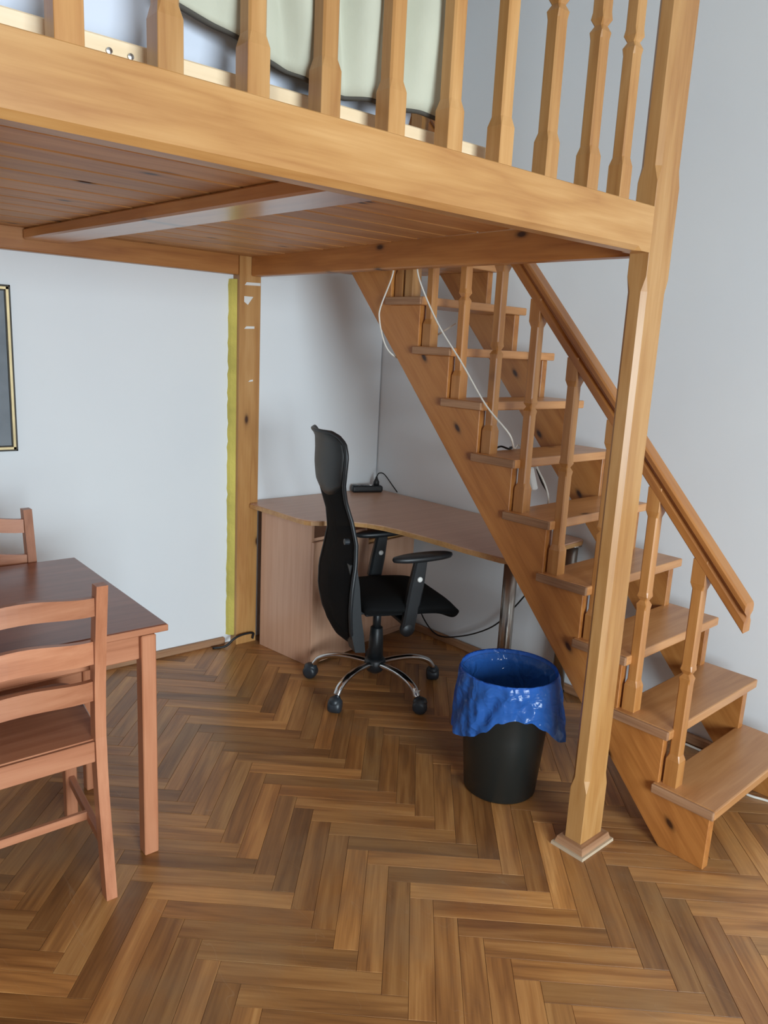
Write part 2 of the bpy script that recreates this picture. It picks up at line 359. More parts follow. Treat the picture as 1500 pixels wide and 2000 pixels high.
# baseboards
bb = blk('baseboard_back', (LX, WA-.022, 0), (-.112, WA, .036), 'pine_end', None, bev=.004); struct(bb)
wd = Vector((-.068, 1, 0)).normalized()
pa, pb = Vector((WBX(1.9)-.012, 1.9, .02)), Vector((WBX(FY)-.012, FY, .02))
struct(bar('baseboard_right', pa, pb, .04, .022, 'pine_end', None, side=(1, 0, 0), bev=.004))

# ------------------------------------------------------------------ parquet: 41.9 degree herringbone
PO, PT, PW, PLn = Vector((-.576, .976)), -.7307, .0671, .416
ua = Vector((math.cos(PT), math.sin(PT))); va_ = Vector((math.sin(PT), -math.cos(PT)))
def clip(poly):
    for i in range(4):
        a, b = Vector(room[i]), Vector(room[(i+1) % 4]); n = Vector((-(b-a).y, (b-a).x)); out = []
        for j in range(len(poly)):
            p, q = poly[j], poly[(j+1) % len(poly)]; dp, dq = (p-a).dot(n), (q-a).dot(n)
            if dp >= 0: out.append(p)
            if (dp >= 0) != (dq >= 0): out.append(p + (q-p)*(dp/(dp-dq)))
        poly = out
        if len(poly) < 3: return []
    return poly
planks = []
g = .0004
for j in range(-15, 16):
    for i in range(-90, 110):
        o = PO + (ua+va_)*(i*PW) + (va_-ua)*(j*PLn)
        for kind in (0, 1):
            if kind == 0: a, du, dv = o, PLn, PW
            else: a, du, dv = o + ua*PLn + va_*(PW-PLn), PW, PLn
            q = [a+ua*g+va_*g, a+ua*(du-g)+va_*g, a+ua*(du-g)+va_*(dv-g), a+ua*g+va_*(dv-g)]
            c = a + ua*du/2 + va_*dv/2
            if not (LX-.5 < c.x < 1.9 and FY-.5 < c.y < WA+.5): continue
            cl = clip(q)
            if not cl: continue
            full = len(cl) == 4 and all((x-y).length < 1e-6 for x, y in zip(cl, q))
            pc = to_px((c.x, c.y, 0)); area = 0
            if pc and -60 < pc[0] < 1560 and pc[1] < 2080:
                pp = [to_px((p.x, p.y, 0)) for p in cl]
                if all(pp): area = abs(sum(pp[k][0]*pp[(k+1) % len(pp)][1]-pp[(k+1) % len(pp)][0]*pp[k][1] for k in range(len(pp))))/2
            planks.append((area, c, kind, cl, full))
planks.sort(key=lambda t: -t[0])
def prism_vf(cl, zt, zb, base):
    n = len(cl); v = [(p.x, p.y, zt) for p in cl] + [(p.x, p.y, zb) for p in cl]
    f = [tuple(range(base, base+n))] + [(base+(i+1) % n, base+i, base+i+n, base+(i+1) % n+n) for i in range(n)]; return v, f
def plank_mesh():
    bm = bmesh.new(); hx, hy = PLn/2-g, PW/2-g; e = .0006
    r = [[(-hx+d, -hy+d, z), (hx-d, -hy+d, z), (hx-d, hy-d, z), (-hx+d, hy-d, z)] for d, z in ((e, 0), (0, -.0007), (0, -.0138))]
    me = loft_me([[Vector(p) for p in q] for q in r]); return me
pm = plank_mesh()
for n, (area, c, kind, cl, full) in enumerate(planks[:300]):
    ex = ua if kind == 0 else va_
    mw = frame((c.x, c.y, -random.random()*.0005), (ex.x, ex.y, 0), (-ex.y, ex.x, 0))
    if full: o = obj('floor_plank', pm, 'oak', floor, mw)
    else:
        inv = mw.inverted(); v, f = prism_vf(cl, 0, -.0138, 0); o = obj('floor_plank', pyd([inv @ Vector(p) for p in v], f), 'oak', floor, mw)
for kind in (0, 1):
    v, f = [], []; ex = ua if kind == 0 else va_
    mw = frame((0, 0, 0), (ex.x, ex.y, 0), (-ex.y, ex.x, 0)); inv = mw.inverted()
    for area, c, k, cl, full in planks[300:]:
        if k != kind: continue
        vv, ff = prism_vf(cl, -random.random()*.0005, -.0138, len(v)); v += [inv @ Vector(p) for p in vv]; f += ff
    me = bpy.data.meshes.new('planks'); me.from_pydata([tuple(p) for p in v], [], f)
    bm = bmesh.new(); bm.from_mesh(me); bmesh.ops.recalc_face_normals(bm, faces=bm.faces); bm.to_mesh(me); bm.free()
    o = obj('floor_plank_field', me, 'oak', floor, mw); o['kind'] = 'stuff'

# ------------------------------------------------------------------ loft platform
loft = thing('loft_platform', 'honey pine loft platform on posts with a turned baluster railing', 'loft', (0, 0, 0))
ZB, ZT = 1.8465, 1.9657
PA = R(2.3); PR = Matrix.Rotation(PA, 4, 'Z')
def post_me(w, d, z0, z1, cham):
    S = [(z0, 0)]
    for a, b in cham: S += [(a, 0.0005), (a+.04, .013), (b-.04, .013), (b, .0005)]
    S += [(z1, 0)]
    rings = []
    for z, c in S: rings.append(oct_ring(z, w/2, d/2, max(c, .0012)))
    return loft_me(rings)
PWX, PWY = .117, .060
def post(name, c, z0, z1, cham, rotz, parent):
    mw = Matrix.Translation((c[0], c[1], 0)) @ Matrix.Rotation(rotz, 4, 'Z') @ frame((0, 0, 0), (0, 0, 1), (1, 0, 0))
    return obj(name, post_me(PWX, PWY, z0, z1, cham), 'pine', parent, mw)
pc = PR @ Vector((PWX/2, PWY/2, 0))
fp = post('post', pc, 0.0, 3.0, [(.21, 1.785), (2.03, 2.95)], PA, loft)
# plinth of four mitred mouldings at the foot
ov = .031
def ring_mould(z0, z1, o0, o1, mat, parent):
    def rect(o): return [Vector((-o, -o)), Vector((PWX+o, -o)), Vector((PWX+o, PWY+o)), Vector((-o, PWY+o))]
    inn = rect(.0005); A, B = rect(o0), rect(o1)
    for i in range(4):
        j = (i+1) % 4
        q = [(A[i], z0), (A[j], z0), (inn[j], z0), (inn[i], z0), (B[i], z1), (B[j], z1), (inn[j], z1), (inn[i], z1)]
        vv = [PR @ Vector((p.x, p.y, z)) for p, z in q]
        dx = vv[1]-vv[0]; mw = frame(vv[0], dx, Vector((-dx.y, dx.x, 0))); inv = mw.inverted()
        obj('plinth_moulding', pyd([inv @ p for p in vv], [(0, 3, 2, 1), (4, 5, 6, 7), (0, 1, 5, 4), (1, 2, 6, 5), (2, 3, 7, 6), (3, 0, 4, 7)]), mat, parent, mw)
ring_mould(0, .010, ov, ov-.001, 'filler', fp); ring_mould(.010, .0315, ov-.008, ov-.014, 'pine_end', fp)
# front beam with a stopped bottom chamfer
BL = -2.32
poly = [(0, ZB+.012), (.0, ZT-.002), (.002, ZT), (.058, ZT), (.06, ZT-.002), (.06, ZB+.012), (.048, ZB), (.012, ZB)]
prof2 = [(0, ZB), (.0, ZT-.002), (.002, ZT), (.058, ZT), (.06, ZT-.002), (.06, ZB), (.05, ZB), (.01, ZB)]
ringsX = [(BL, prof2), (BL+.12, prof2), (BL+.14, poly), (-.055, poly), (-.038, prof2), (.0015, prof2)]
mwb = frame((0, 0, 0), (1, 0, 0), (0, 1, 0))
obj('front_beam', loft_me([[Vector((x, y, z)) for y, z in p] for x, p in ringsX]), 'pine', loft, mwb)
# little printed pencil ticks are left to the wood grain; wall ledger and beams
blk('wall_ledger', (BL, 2.136, 1.862), (-.07, WA, 1.968), 'pine_knotty', loft, bev=.004)
post('corner_post', (-.012, 2.161), 0, 1.95, [], R(1.0), loft).name = 'corner_post'
bar('end_beam', (.058, .055, 1.897), (.018, 2.131, 1.912), .052, .104, 'pine_knotty', loft, bev=.005)
bar('far_end_beam', (BL+.04, .055, 1.897), (BL+.04, 2.136, 1.912), .052, .104, 'pine_knotty', loft, bev=.005)
post('far_post', (BL+.05, .03), 0, 3.0, [(.21, 1.785), (2.03, 2.95)], 0, loft)
bar('joist', (-.765, .06, 1.925), (-.955, 2.136, 1.925), .148, .042, 'pine_gloss', loft, bev=.006)
# underside boards, tongue and groove
bw = .148; yb = .062; nb = int((2.19-yb)/bw)+1; bl = box_me(-BL+.005, bw-.007, .019, .0055)
for k in range(nb):
    y0 = yb + k*bw; y1 = min(y0+bw-.007, 2.19)
    if y1-y0 < .02: continue
    me = bl if y1-y0 > bw-.008 else box_me(-BL+.005, y1-y0, .019, .0055)
    obj('floor_board', me, 'boards', loft, frame(((BL-.005+.0)/2+.004, (y0+y1)/2, 1.9565), (1, 0, 0), (0, 1, 0)))
    if k < nb-1: obj('board_tongue', box_me(-BL+.005, .009, .006, 0), 'pine_end', loft, frame(((BL-.005)/2+.004, y1+.0035, 1.962), (1, 0, 0), (0, 1, 0)))
# railing balusters and hand rail above
bal = turned(.86, .078, .365, .10, h=.0215)
for k in range(-5, 10):
    xr = (-1.503, -1.349, -1.192, -1.043, -.886, -.728, -.572, -.414, -.254, -.118)[k] if k >= 0 else -1.503+.155*k
    obj('baluster', bal, 'pine', loft, UP((xr-.0215, .0235, ZT)))
bar('hand_rail', (BL, .03, ZT+.875), (.003, .03, ZT+.875), .055, .04, 'pine', loft, bev=.008)
# foam bead and paper scraps on the corner post
n = 60; v = []
for i in range(n+1):
    z = .045 + (1.842-.045)*i/n; r = .5+.5*random.random()
    v.append([Vector((-.0705, 2.152, z)), Vector((-.074-.008*r, 2.158+.006*r, z)), Vector((-.080-.012*r, 2.174, z)), Vector((-.086-.014*r, WA-.0005, z)), Vector((-.0705, WA-.0005, z))])
fo = obj('foam_bead', loft_me(v), 'foam', loft); fo['label'] = 'yellow expanding foam bead beside the corner post'
for x0, x1, z, h in ((-.043, .042, 1.824, .016), (-.045, .004, 1.752, .026), (-.043, .012, 1.620, .014), (-.018, .008, 1.366, .011)):
    tri = h > .02
    po = [(x0, -h/2), (x0+.02, -h), (x1, h/2), (x0, h/2)] if tri else [(x0, -h/2), (x1, -h/2+.003), (x1, h/2), (x0+.01, h/2-.002)]
    s = plate('paper_scrap', po, (0, 2.1305, z), (1, 0, 0), (0, 0, 1), .0015, (1, 0), 'scrap', loft, bev=0)

# ------------------------------------------------------------------ staircase
SA = R(2.848); SR = Matrix.Rotation(SA, 4, 'Z')
def S(x, y, z): return SR @ Vector((x, y, z))
SX, SY = SR.to_3x3() @ Vector((1, 0, 0)), SR.to_3x3() @ Vector((0, 1, 0)); UZ = Vector((0, 0, 1))
stairs = thing('staircase', 'open pine staircase with baluster rail climbing to the loft beside the wall', 'staircase', S(.5, 0, 0))
Z1, RI, GO, Y1, TD, TT = .218, .1933, .1752, -.3109, .2112, .033
nose = lambda k: Y1 + (k-1)*GO
topz = lambda k: Z1 + (k-1)*RI
NT = 10
sl = RI/GO
def stringer(name, x0, th, foot=-.142):
    p = [(nose(1)+.018, 0)]
    for k in range(1, NT+1):
        if k > 1: p.append((nose(k)+.022, topz(k-1)-TT))
        p.append((nose(k)+(.018 if k == 1 else .022), topz(k)-TT))
    ze = topz(NT)-TT; p += [(ze/sl+foot, ze), (foot, 0)]
    return plate(name, p, S(x0, 0, 0), SY, UZ, -th if False else th, (GO, RI), 'pine_knotty', stairs, bev=.002)
# e1 x e2 = SY x UZ = +SX, so thickness runs away from the near face
stringer('stringer', .239, .035); stringer('stringer', .842, .035)
tb = box_me(.672, TD, TT, .005, 2); te = box_me(TD-.002, .012, TT-.003, .004, 2)
for k in range(1, NT+1):
    zc = topz(k)-TT/2
    t = obj('tread', tb, 'pine_tread', stairs, SR @ frame((.2265+.336, nose(k)+TD/2, zc), (1, 0, 0), (0, 1, 0)))
    e = obj('end_strip', te, 'pine_end', t, SR @ frame((.2265-.0035, nose(k)+TD/2, zc), (0, 1, 0), (-1, 0, 0)))
# landing behind the last tread
lz = topz(NT)
for q in range(5):
    ya = nose(NT)+TD+.002+q*.128; yb2 = min(ya+.124, 2.12)
    if yb2-ya > .03: blk('landing_board', (.2265, ya, lz-TT), (.898, yb2, lz), 'pine_tread', stairs, rot=SR)
# balusters on the treads and the grooved hand rail
RB = lambda y: .794 + 1.103*(y+.294)
for k in range(1, NT):
    y = nose(k)+.143+.0225; zt = RB(y)+.02; L = zt-topz(k)
    obj('baluster', turned(L, .088, .385, L-.683, h=.0225), 'pine_rail', stairs, SR @ UP((.2725, y, topz(k))))
sec = [(-.021, 0), (.021, 0), (.023, .004), (.023, .034), (.014, .046), (.014, .054), (.029, .066), (.029, .085), (.023, .092), (-.023, .092), (-.029, .085), (-.029, .066), (-.014, .054), (-.014, .046), (-.023, .034), (-.023, .004)]
ye = [-.300, -.2985, 1.135, 1.137]; mwr = SR @ frame((.2725, 0, 0), (0, GO, RI), (-1, 0, 0)); inv = mwr.inverted()
rings = []
for i, y in enumerate(ye):
    s = .94 if i in (0, 3) else 1
    rings.append([inv @ S(.2725+a*s, y, RB(y)+.046+(b-.046)*s) for a, b in sec])
obj('hand_rail', loft_me(rings), 'pine_knotty', stairs, mwr)
obj('top_newel', turned(.95, .1, .42, .3, h=.03, s=.025, neck=.018), 'pine', stairs, SR @ UP((.2725, 1.165+.03, .0+topz(NT)-.33)))

# ------------------------------------------------------------------ bed on the loft
bed = thing('bed_frame', 'pale raw pine bed frame on the loft behind the balusters', 'bed', (-1.3, .5, ZT))
bx0, bx1, by0, by1 = -2.26, -.56, .092, 1.02
blk('side_board', (bx0, by0, ZT), (bx1, by0+.02, 2.02), 'pine_pale', bed); blk('side_board', (bx0, by1, ZT), (bx1, by1+.02, 2.02), 'pine_pale', bed)
blk('end_board', (bx1-.02, by0+.021, ZT), (bx1, by1-.001, 2.02), 'pine_pale', bed, axis='y'); blk('end_board', (bx0, by0+.021, ZT), (bx0+.02, by1-.001, 2.02), 'pine_pale', bed, axis='y')
for k in range(9): blk('slat', (bx0+.06+k*.18, by0+.021, 2.0), (bx0+.14+k*.18, by1-.001, 2.018), 'pine_pale', bed, axis='y')
for x in (-1.435, -1.40):
    obj('screw', lathe_me([(.0005, 0), (.005, 0), (.005, .002), (.001, .003)], 12), 'screw', bed, frame((x, by0-.0025, 1.998), (1, 0, 0), (0, 0, 1)))
mt = box_me(1.50, .86, .17, .04, 4)
mo = obj('mattress', mt, 'quilt', None, Matrix.Translation((-1.48, .575, 2.02+.086)), smooth=True); tag(mo, 'white quilted mattress lying on the loft bed frame', 'mattress')
# bedspread heaped at the end of the mattress, falling in vertical folds
v, f = [], []; nu, nt = 96, 36
def spread(u, t):
    x = -1.345 + u*.63
    lo = 2.105 - .062*min(1, u/.42) if u < .42 else 2.043 + .006*math.sin(u*9)
    fold = .022*math.sin(u*24+.6) + .009*math.sin(u*53+1.1)
    wgt = min(1, 4*u)*1.0
    if t < .55:                                   # front fall
        s = t/.55; z = lo + (2.50-lo)*s*min(1, .35+1.1*u) ; y = .092 + .030*s*s - .012*math.sin(math.pi*s)*wgt + fold*wgt*(.5+.5*min(1, s*3))
    else:
        s = (t-.55)/.45; zt = lo + (2.50-lo)*min(1, .35+1.1*u)
        y = .122 + .66*s + fold*(1-s); z = zt + .035*math.sin(math.pi*s) - max(0, zt-2.20)*s*s
    return Vector((x + .012*math.sin(t*7+u*5), max(y, .060), z))
for i in range(nu+1):
    for j in range(nt+1): v.append(spread(i/nu, j/nt))
for i in range(nu):
    for j in range(nt): a = i*(nt+1)+j; f.append((a, a+1, a+nt+2, a+nt+1))
sp = thing('bedspread', 'cream bedspread with dark piped edge heaped at the foot of the mattress', 'bedspread', (-1.0, .4, 2.06))
me = pyd(v, f); cl = obj('cloth', me, 'duvet', sp, smooth=True); sm = cl.modifiers.new('thick', 'SOLIDIFY'); sm.thickness = .012; sm.offset = 1
tube('piping', [spread(i/30, 0)+Vector((0, -.004, -.002)) for i in range(31)], .006, 'piping', sp, n=6, sm=2)
tube('piping', [spread(i/30, 0)+Vector((0, -.004, .016+.006*math.sin(i))) for i in range(2, 22)], .003, 'piping', sp, n=6, sm=2)

# ------------------------------------------------------------------ corner desk
DZ = .752; DT = .024
desk = thing('corner_desk', 'beech laminate corner desk with curved front under the stairs', 'desk', (.5, 1.7, 0))
DA = R(8.5); DE1 = Vector((math.cos(DA), math.sin(DA), 0)); DE2 = Vector((-math.sin(DA), math.cos(DA), 0)); DO = Vector((.091, 1.70, 0))
top = [(-.004, 2.126), (.012, 1.90), (.026, 1.735), (.034, 1.685), (.052, 1.652), (.085, 1.632), (.14, 1.61), (.21, 1.563), (.262, 1.495), (.295, 1.41), (.316, 1.31), (.330, 1.18), (.338, 1.05), (.346, .93), (.358, .82), (.366, .755), (.378, .725), (.405, .712),
       (.93, .77), (WBX(.785)-.004, .785), (WBX(2.185)-.004, 2.186), (.05, 2.186), (.05, 2.126)]
mwD = frame((0, 0, DZ-DT), (1, 0, 0), (0, 1, 0))
nT = len(top); r0 = [[Vector((x, y, z)) for x, y in top] for z in (0, DT)]
bm = bmesh.new(); lo = [bm.verts.new(p) for p in r0[0]]; hi = [bm.verts.new(p) for p in r0[1]]
bm.faces.new(lo[::-1]); fh = bm.faces.new(hi); sides = [bm.faces.new((lo[i], lo[(i+1) % nT], hi[(i+1) % nT], hi[i])) for i in range(nT)]
for s_ in sides: s_.material_index = 1
bmesh.ops.bevel(bm, geom=[e for e in fh.edges], offset=.005, segments=2, affect='EDGES')
bmesh.ops.triangulate(bm, faces=[q for q in bm.faces if len(q.verts) > 4])
me = bpy.data.meshes.new('desk_top'); bm.to_mesh(me); bm.free()
obj('table_top', me, ['beech', 'beech_edge'], desk, mwD)
cab = lambda a, b, z: DO + DE1*a + DE2*b + Vector((0, 0, z))
CW, CD, CT = .775, .375, .018; CTOP = DZ-DT
def panel(name, a0, a1, b0, b1, zz0, zz1, mat='beech', parent=desk, vertical=True):
    mid = cab((a0+a1)/2, (b0+b1)/2, (zz0+zz1)/2)
    if vertical: return obj(name, box_me(zz1-zz0, a1-a0, b1-b0, .0012), mat, parent, frame(mid, (0, 0, 1), DE1))
    return obj(name, box_me(a1-a0, b1-b0, zz1-zz0, .0012), mat, parent, frame(mid, DE1, DE2))
panel('side_panel', 0, CT, 0, CD, 0, CTOP); panel('side_panel', CW-CT, CW, 0, CD-.05, 0, CTOP); panel('divider', .375, .393, .004, CD-.05, .06, CTOP)
panel('back_panel', CT, CW-CT, CD-.06, CD-.048, .04, CTOP); panel('shelf', CT, .375, .004, CD-.06, .632, .648, vertical=False)
panel('shelf', .393, CW-CT, .004, CD-.06, .565, .581, mat='beech_edge', vertical=False); panel('shelf', CT, CW-CT, .004, CD-.06, .04, .058, vertical=False)
d1 = panel('door', .0, .385, -.018, -.001, .012, .632); obj('handle', lathe_me([(.004, 0), (.006, .012), (.011, .018), (.011, .024), (.004, .026)], 16), 'steel', d1, frame(cab(.34, -.018, .33), DE1, (0, 0, 1)))
panel('door', .39, CW-CT-.002, -.014, .002, .058, .564); panel('kick_board', CT, CW-CT, .03, .046, 0, .04, vertical=False)
for x, y in ((.527, .83), (.920, .815)):
    leg = obj('leg', lathe_me([(.030, .004), (.030, CTOP-.008)], 24), 'steel', desk, Matrix.Translation((x, y, 0)), smooth=True)
    obj('foot', lathe_me([(.033, 0), (.035, .006), (.034, .012)], 24), 'black_plastic', leg, Matrix.Translation((x, y, 0))); obj('flange', lathe_me([(.045, CTOP-.008), (.045, CTOP)], 24), 'steel', leg, Matrix.Translation((x, y, 0)))

# things on the desk
ps = thing('power_strip', 'black power strip with a plugged-in lead on the desk', 'power strip', (.75, 2.12, DZ))
pdir = Vector((.93, -.36, 0)).normalized(); c0 = Vector((.745, 2.115, DZ))
obj('body', box_me(.18, .05, .038, .012, 3), 'black_plastic', ps, frame(c0+Vector((0, 0, .019)), pdir, (-pdir.y, pdir.x, 0)))
obj('plug', loft_me([[Vector((r*math.cos(a), r*math.sin(a), z)) for a in [k*math.pi/5 for k in range(10)]] for r, z in ((.017, 0), (.017, .02), (.009, .036), (.005, .05))]), 'black_plastic', ps, Matrix.Translation(c0+pdir*.055+Vector((0, 0, .038))), smooth=True)
q = c0+pdir*.055+Vector((0, 0, .086))
tube('lead', [q, q+Vector((.008, -.01, .022)), q+Vector((.03, -.03, .018)), q+Vector((.06, -.07, -.04)), q+Vector((.075, -.10, -.078))], .0032, 'black_cable', ps)
for s_ in (-.07, -.02): obj('socket_ring', lathe_me([(.018, 0), (.018, .0015), (.015, .002)], 20), 'caster', ps, Matrix.Translation(c0+pdir*s_+Vector((0, 0, .038))))
obj('switch', box_me(.012, .02, .004, .001), 'white_plastic', ps, frame(c0+pdir*.02+Vector((0, 0, .0395)), pdir, (-pdir.y, pdir.x, 0)))

# ------------------------------------------------------------------ office chair
OC = Vector((.212, 1.328, 0)); OT = R(-17)
ch = thing('office_chair', 'black mesh office chair with headrest and chrome five-star base at the desk', 'office chair', OC)
OM = Matrix.Translation(OC) @ Matrix.Rotation(OT, 4, 'Z')          # local x = facing
Q = lambda u, s_, z: OM @ Vector((u, s_, z))
for k in range(5):
    a = R(54+72*k); dv = Vector((math.cos(a), math.sin(a), 0)); e = OC + dv*.313
    lg = tube('base_leg', [OC+dv*.030+Vector((0, 0, .128)), OC+dv*.12+Vector((0, 0, .137)), OC+dv*.20+Vector((0, 0, .133)), OC+dv*.268+Vector((0, 0, .110)), OC+dv*.300+Vector((0, 0, .072))], .0175, 'chrome', ch, n=12, flat=.75)
    ca = R(25+k*97); cd = Vector((math.cos(ca), math.sin(ca), 0)); cs = Vector((-cd.y, cd.x, 0)); cc = OC + dv*.303 + cd*.012
    cst = obj('caster', loft_me([[cc+cs*.006*sg + Vector((0, 0, .033)) + cd*(r*math.cos(t)) + Vector((0, 0, r*math.sin(t)*.99)) + cs*of for t in [j*math.pi/10 for j in range(20)]] for sg, of, r in ((-1, -.024, .014), (-1, -.022, .026), (-1, -.014, .032), (-1, -.002, .033), (1, .002, .033), (1, .014, .032), (1, .022, .026), (1, .024, .014))]), 'caster', ch, smooth=True)
    obj('caster_hood', loft_me([[cc + Vector((0, 0, z)) + cd*(r*math.cos(t)) + cs*(r*.85*math.sin(t)) for t in [j*math.pi/8 for j in range(16)]] for r, z in ((.029, .040), (.033, .052), (.028, .066), (.014, .074))]), 'caster', cst, smooth=True)
obj('hub', lathe_me([(.018, .078), (.034, .088), (.048, .105), (.050, .140), (.044, .150), (.034, .156)], 28), 'black_plastic', ch, Matrix.Translation(OC), smooth=True)
obj('hub_cap', lathe_me([(.003, .070), (.012, .072), (.014, .080)], 16), 'steel', ch, Matrix.Translation(OC), smooth=True)
obj('gas_lift_cover', lathe_me([(.036, .150), (.033, .24), (.028, .30), (.026, .302)], 28), 'black_plastic', ch, Matrix.Translation(OC), smooth=True)
obj('gas_lift', lathe_me([(.019, .28), (.019, .40)], 20), 'black_plastic', ch, Matrix.Translation(OC), smooth=True)
obj('seat_plate', box_me(.24, .17, .035, .008, 2), 'black_plastic', ch, OM @ Matrix.Translation((.03, 0, .402)))
tube('tilt_lever', [Q(.05, -.08, .395), Q(.06, -.16, .385), Q(.075, -.20, .37), Q(.055, -.215, .33)], .005, 'black_plastic', ch)
# seat cushion with waterfall front
prof = [(-.145, .455, .20), (-.14, .498, .215), (-.08, .508, .235), (.05, .506, .242), (.18, .500, .242), (.26, .480, .236), (.305, .440, .225), (.336, .400, .205), (.341, .372, .19), (.324, .354, .195), (.28, .374, .21), (.22, .406, .22), (.10, .420, .225), (-.08, .420, .215), (-.135, .428, .20)]
ns = 17; v, f = [], []
for i in range(ns):
    t = -1 + 2*i/(ns-1); k = (1-abs(t)**6)
    for u, z, hw in prof: v.append(Vector((u*(1-.06*t**6), t*hw, .435+(z-.435)*(.25+.75*k) - (.012*(1-t*t) if z > .45 and u < .2 else 0))))
m_ = len(prof)
for i in range(ns-1):
    for j in range(m_): a, b = i*m_+j, i*m_+(j+1) % m_; f.append((a, b, b+m_, a+m_))
f += [tuple(range(m_))[::-1], tuple(range((ns-1)*m_, ns*m_))]
so = obj('seat', pyd(v, f), 'black_fabric', ch, OM, smooth=True); so.modifiers.new('sub', 'SUBSURF').levels = 1; so.modifiers['sub'].render_levels = 2
# back: mesh sheet inside a tubular frame; (z, u, half width)
BK = [(0.255, -0.154, 0.085), (0.294, -0.199, 0.135), (0.354, -0.23, 0.185), (0.457, -0.248, 0.213), (0.56, -0.246, 0.218), (0.66, -0.23, 0.205), (0.75, -0.222, 0.182), (0.84, -0.239, 0.163), (0.92, -0.266, 0.158), (0.99, -0.284, 0.172), (1.06, -0.286, 0.19), (1.12, -0.284, 0.195), (1.17, -0.29, 0.18), (1.195, -0.306, 0.15), (1.208, -0.326, 0.115)]
def back(z_i, t, off=0, edge_fwd=.035):
    z, u, h = BK[z_i] if isinstance(z_i, int) else z_i
    return Vector((u + off + edge_fwd*t*t, t*h, z))
def lerp_bk(s_):
    x = s_*(len(BK)-1); i = min(int(x), len(BK)-2); fr = x-i
    return tuple(BK[i][k]*(1-fr)+BK[i+1][k]*fr for k in range(3))
def sheet(s0, s1, n1, n2, off):
    v = [back(lerp_bk(s0+(s1-s0)*i/n1), -1+2*j/n2, off) for i in range(n1+1) for j in range(n2+1)]
    f = [(i*(n2+1)+j, i*(n2+1)+j+1, (i+1)*(n2+1)+j+1, (i+1)*(n2+1)+j) for i in range(n1) for j in range(n2)]; return v, f
v, f = sheet(0, .66, 30, 12, 0); bo = obj('backrest_mesh', pyd(v, f), 'mesh', ch, OM, smooth=True); bo.modifiers.new('t', 'SOLIDIFY').thickness = .006
ed = [back(lerp_bk(i/40), -1) for i in range(41)] + [back(lerp_bk(1), t) for t in (-.6, -.2, .2, .6)] + [back(lerp_bk(1-i/40), 1) for i in range(41)]
me = tube_me(ed, .009, 8); obj('back_frame', me, 'black_plastic', ch, OM, smooth=True)
# padded head rest with a rounded lower edge
n1, n2 = 20, 14; v = []
for side in (-.014, .012):
    for i in range(n1+1):
        for j in range(n2+1):
            t = -1+2*j/n2; s_lo = .585 + .065*abs(t)**2.5; s_ = s_lo + (1-s_lo)*i/n1
            edge = (1-(2*i/n1-1)**8)*(1-t**8); v.append(back(lerp_bk(s_), t*.985, side*edge))
f = []; m2 = (n1+1)*(n2+1)
for i in range(n1):
    for j in range(n2):
        a = i*(n2+1)+j; f.append((a, a+1, a+n2+2, a+n2+1)); f.append((m2+a, m2+a+n2+1, m2+a+n2+2, m2+a+1))
me = pyd(v, f); bm = bmesh.new(); bm.from_mesh(me); bmesh.ops.remove_doubles(bm, verts=bm.verts, dist=.0005); bm.to_mesh(me); bm.free()
obj('headrest', me, 'black_leather', ch, OM, smooth=True)
# flat support bar behind the back
br = [(-.125, .262), (-.172, .267), (-.192, .345), (-.200, .42), (-.206, .56), (-.212, .66), (-.184, .67), (-.164, .56), (-.150, .42), (-.136, .345)]
sb = [Vector((u, s_, z)) for s_ in (-.185, -.105) for u, z in br]; nb_ = len(br)
obj('support_bar', pyd(sb, [tuple(range(nb_)), tuple(range(nb_, 2*nb_))[::-1]] + [(i, (i+1) % nb_, (i+1) % nb_+nb_, i+nb_) for i in range(nb_)]), 'black_plastic', ch, OM)
obj('bar_foot', box_me(.22, .06, .018, .004), 'black_plastic', ch, OM @ Matrix.Translation((-.06, -.05, .405)) )
for s_ in (-1, 1):
    y = .222*s_
    pad = loft_me([[Vector((.105+a*math.cos(t)*.142, y+a*math.sin(t)*.043, z-.010*math.cos(t)*0 + .012*(math.cos(t)*.5))) for t in [j*math.pi/14 for j in range(28)]] for a, z in ((.80, .676), (.96, .679), (1.0, .688), (.98, .697), (.86, .701))])
    arm = obj('arm_post', loft_me([oct_ring(0, .031, .016, .008), oct_ring(.115, .031, .016, .008), oct_ring(.1151, .034, .019, .009), oct_ring(.20, .034, .019, .009), oct_ring(.32, .028, .015, .008)][0:5]), 'black_plastic', ch, OM @ frame((.050, y, .365), (.15, 0, 1), (1, 0, 0)), smooth=False)
    obj('arm_foot', lathe_me([(.001, -.019), (.024, -.016), (.034, -.006), (.034, .006), (.024, .016), (.001, .019)], 20), 'black_plastic', arm, OM @ frame((.050, y, .368), (1, 0, 0), (0, 0, 1)), smooth=True)
    obj('arm_bracket', box_me(.05, .15, .022, .005), 'black_plastic', ch, OM @ Matrix.Translation((.05, y*.66, .395)))
    obj('arm_button', lathe_me([(.001, 0), (.012, 0), (.012, .004), (.008, .007), (.001, .008)], 18), 'white_plastic', arm, OM @ frame((.088, y-.0185, .595), (1, 0, 0), (0, 0, 1)), smooth=True)
    obj('arm_pad', pad, 'black_plastic', ch, OM, smooth=True)
for s_ in (-1,): obj('back_knob', lathe_me([(.001, -.012), (.013, -.010), (.013, .010), (.001, .012)], 14), 'caster', ch, OM @ Matrix.Translation((-.232, s_*.185, .765)) @ Matrix.Rotation(R(90), 4, 'Y'))
st_ = plate('size_label', [(-.012, 0), (.012, 0), (.012, .02), (-.012, .02)], OC+Vector((math.cos(R(270)), math.sin(R(270)), 0))*.287+Vector((0, -.006, .088)), (1, 0, 0), (0, -.55, .83), .001, (1, 0), 'scrap', ch, bev=0)

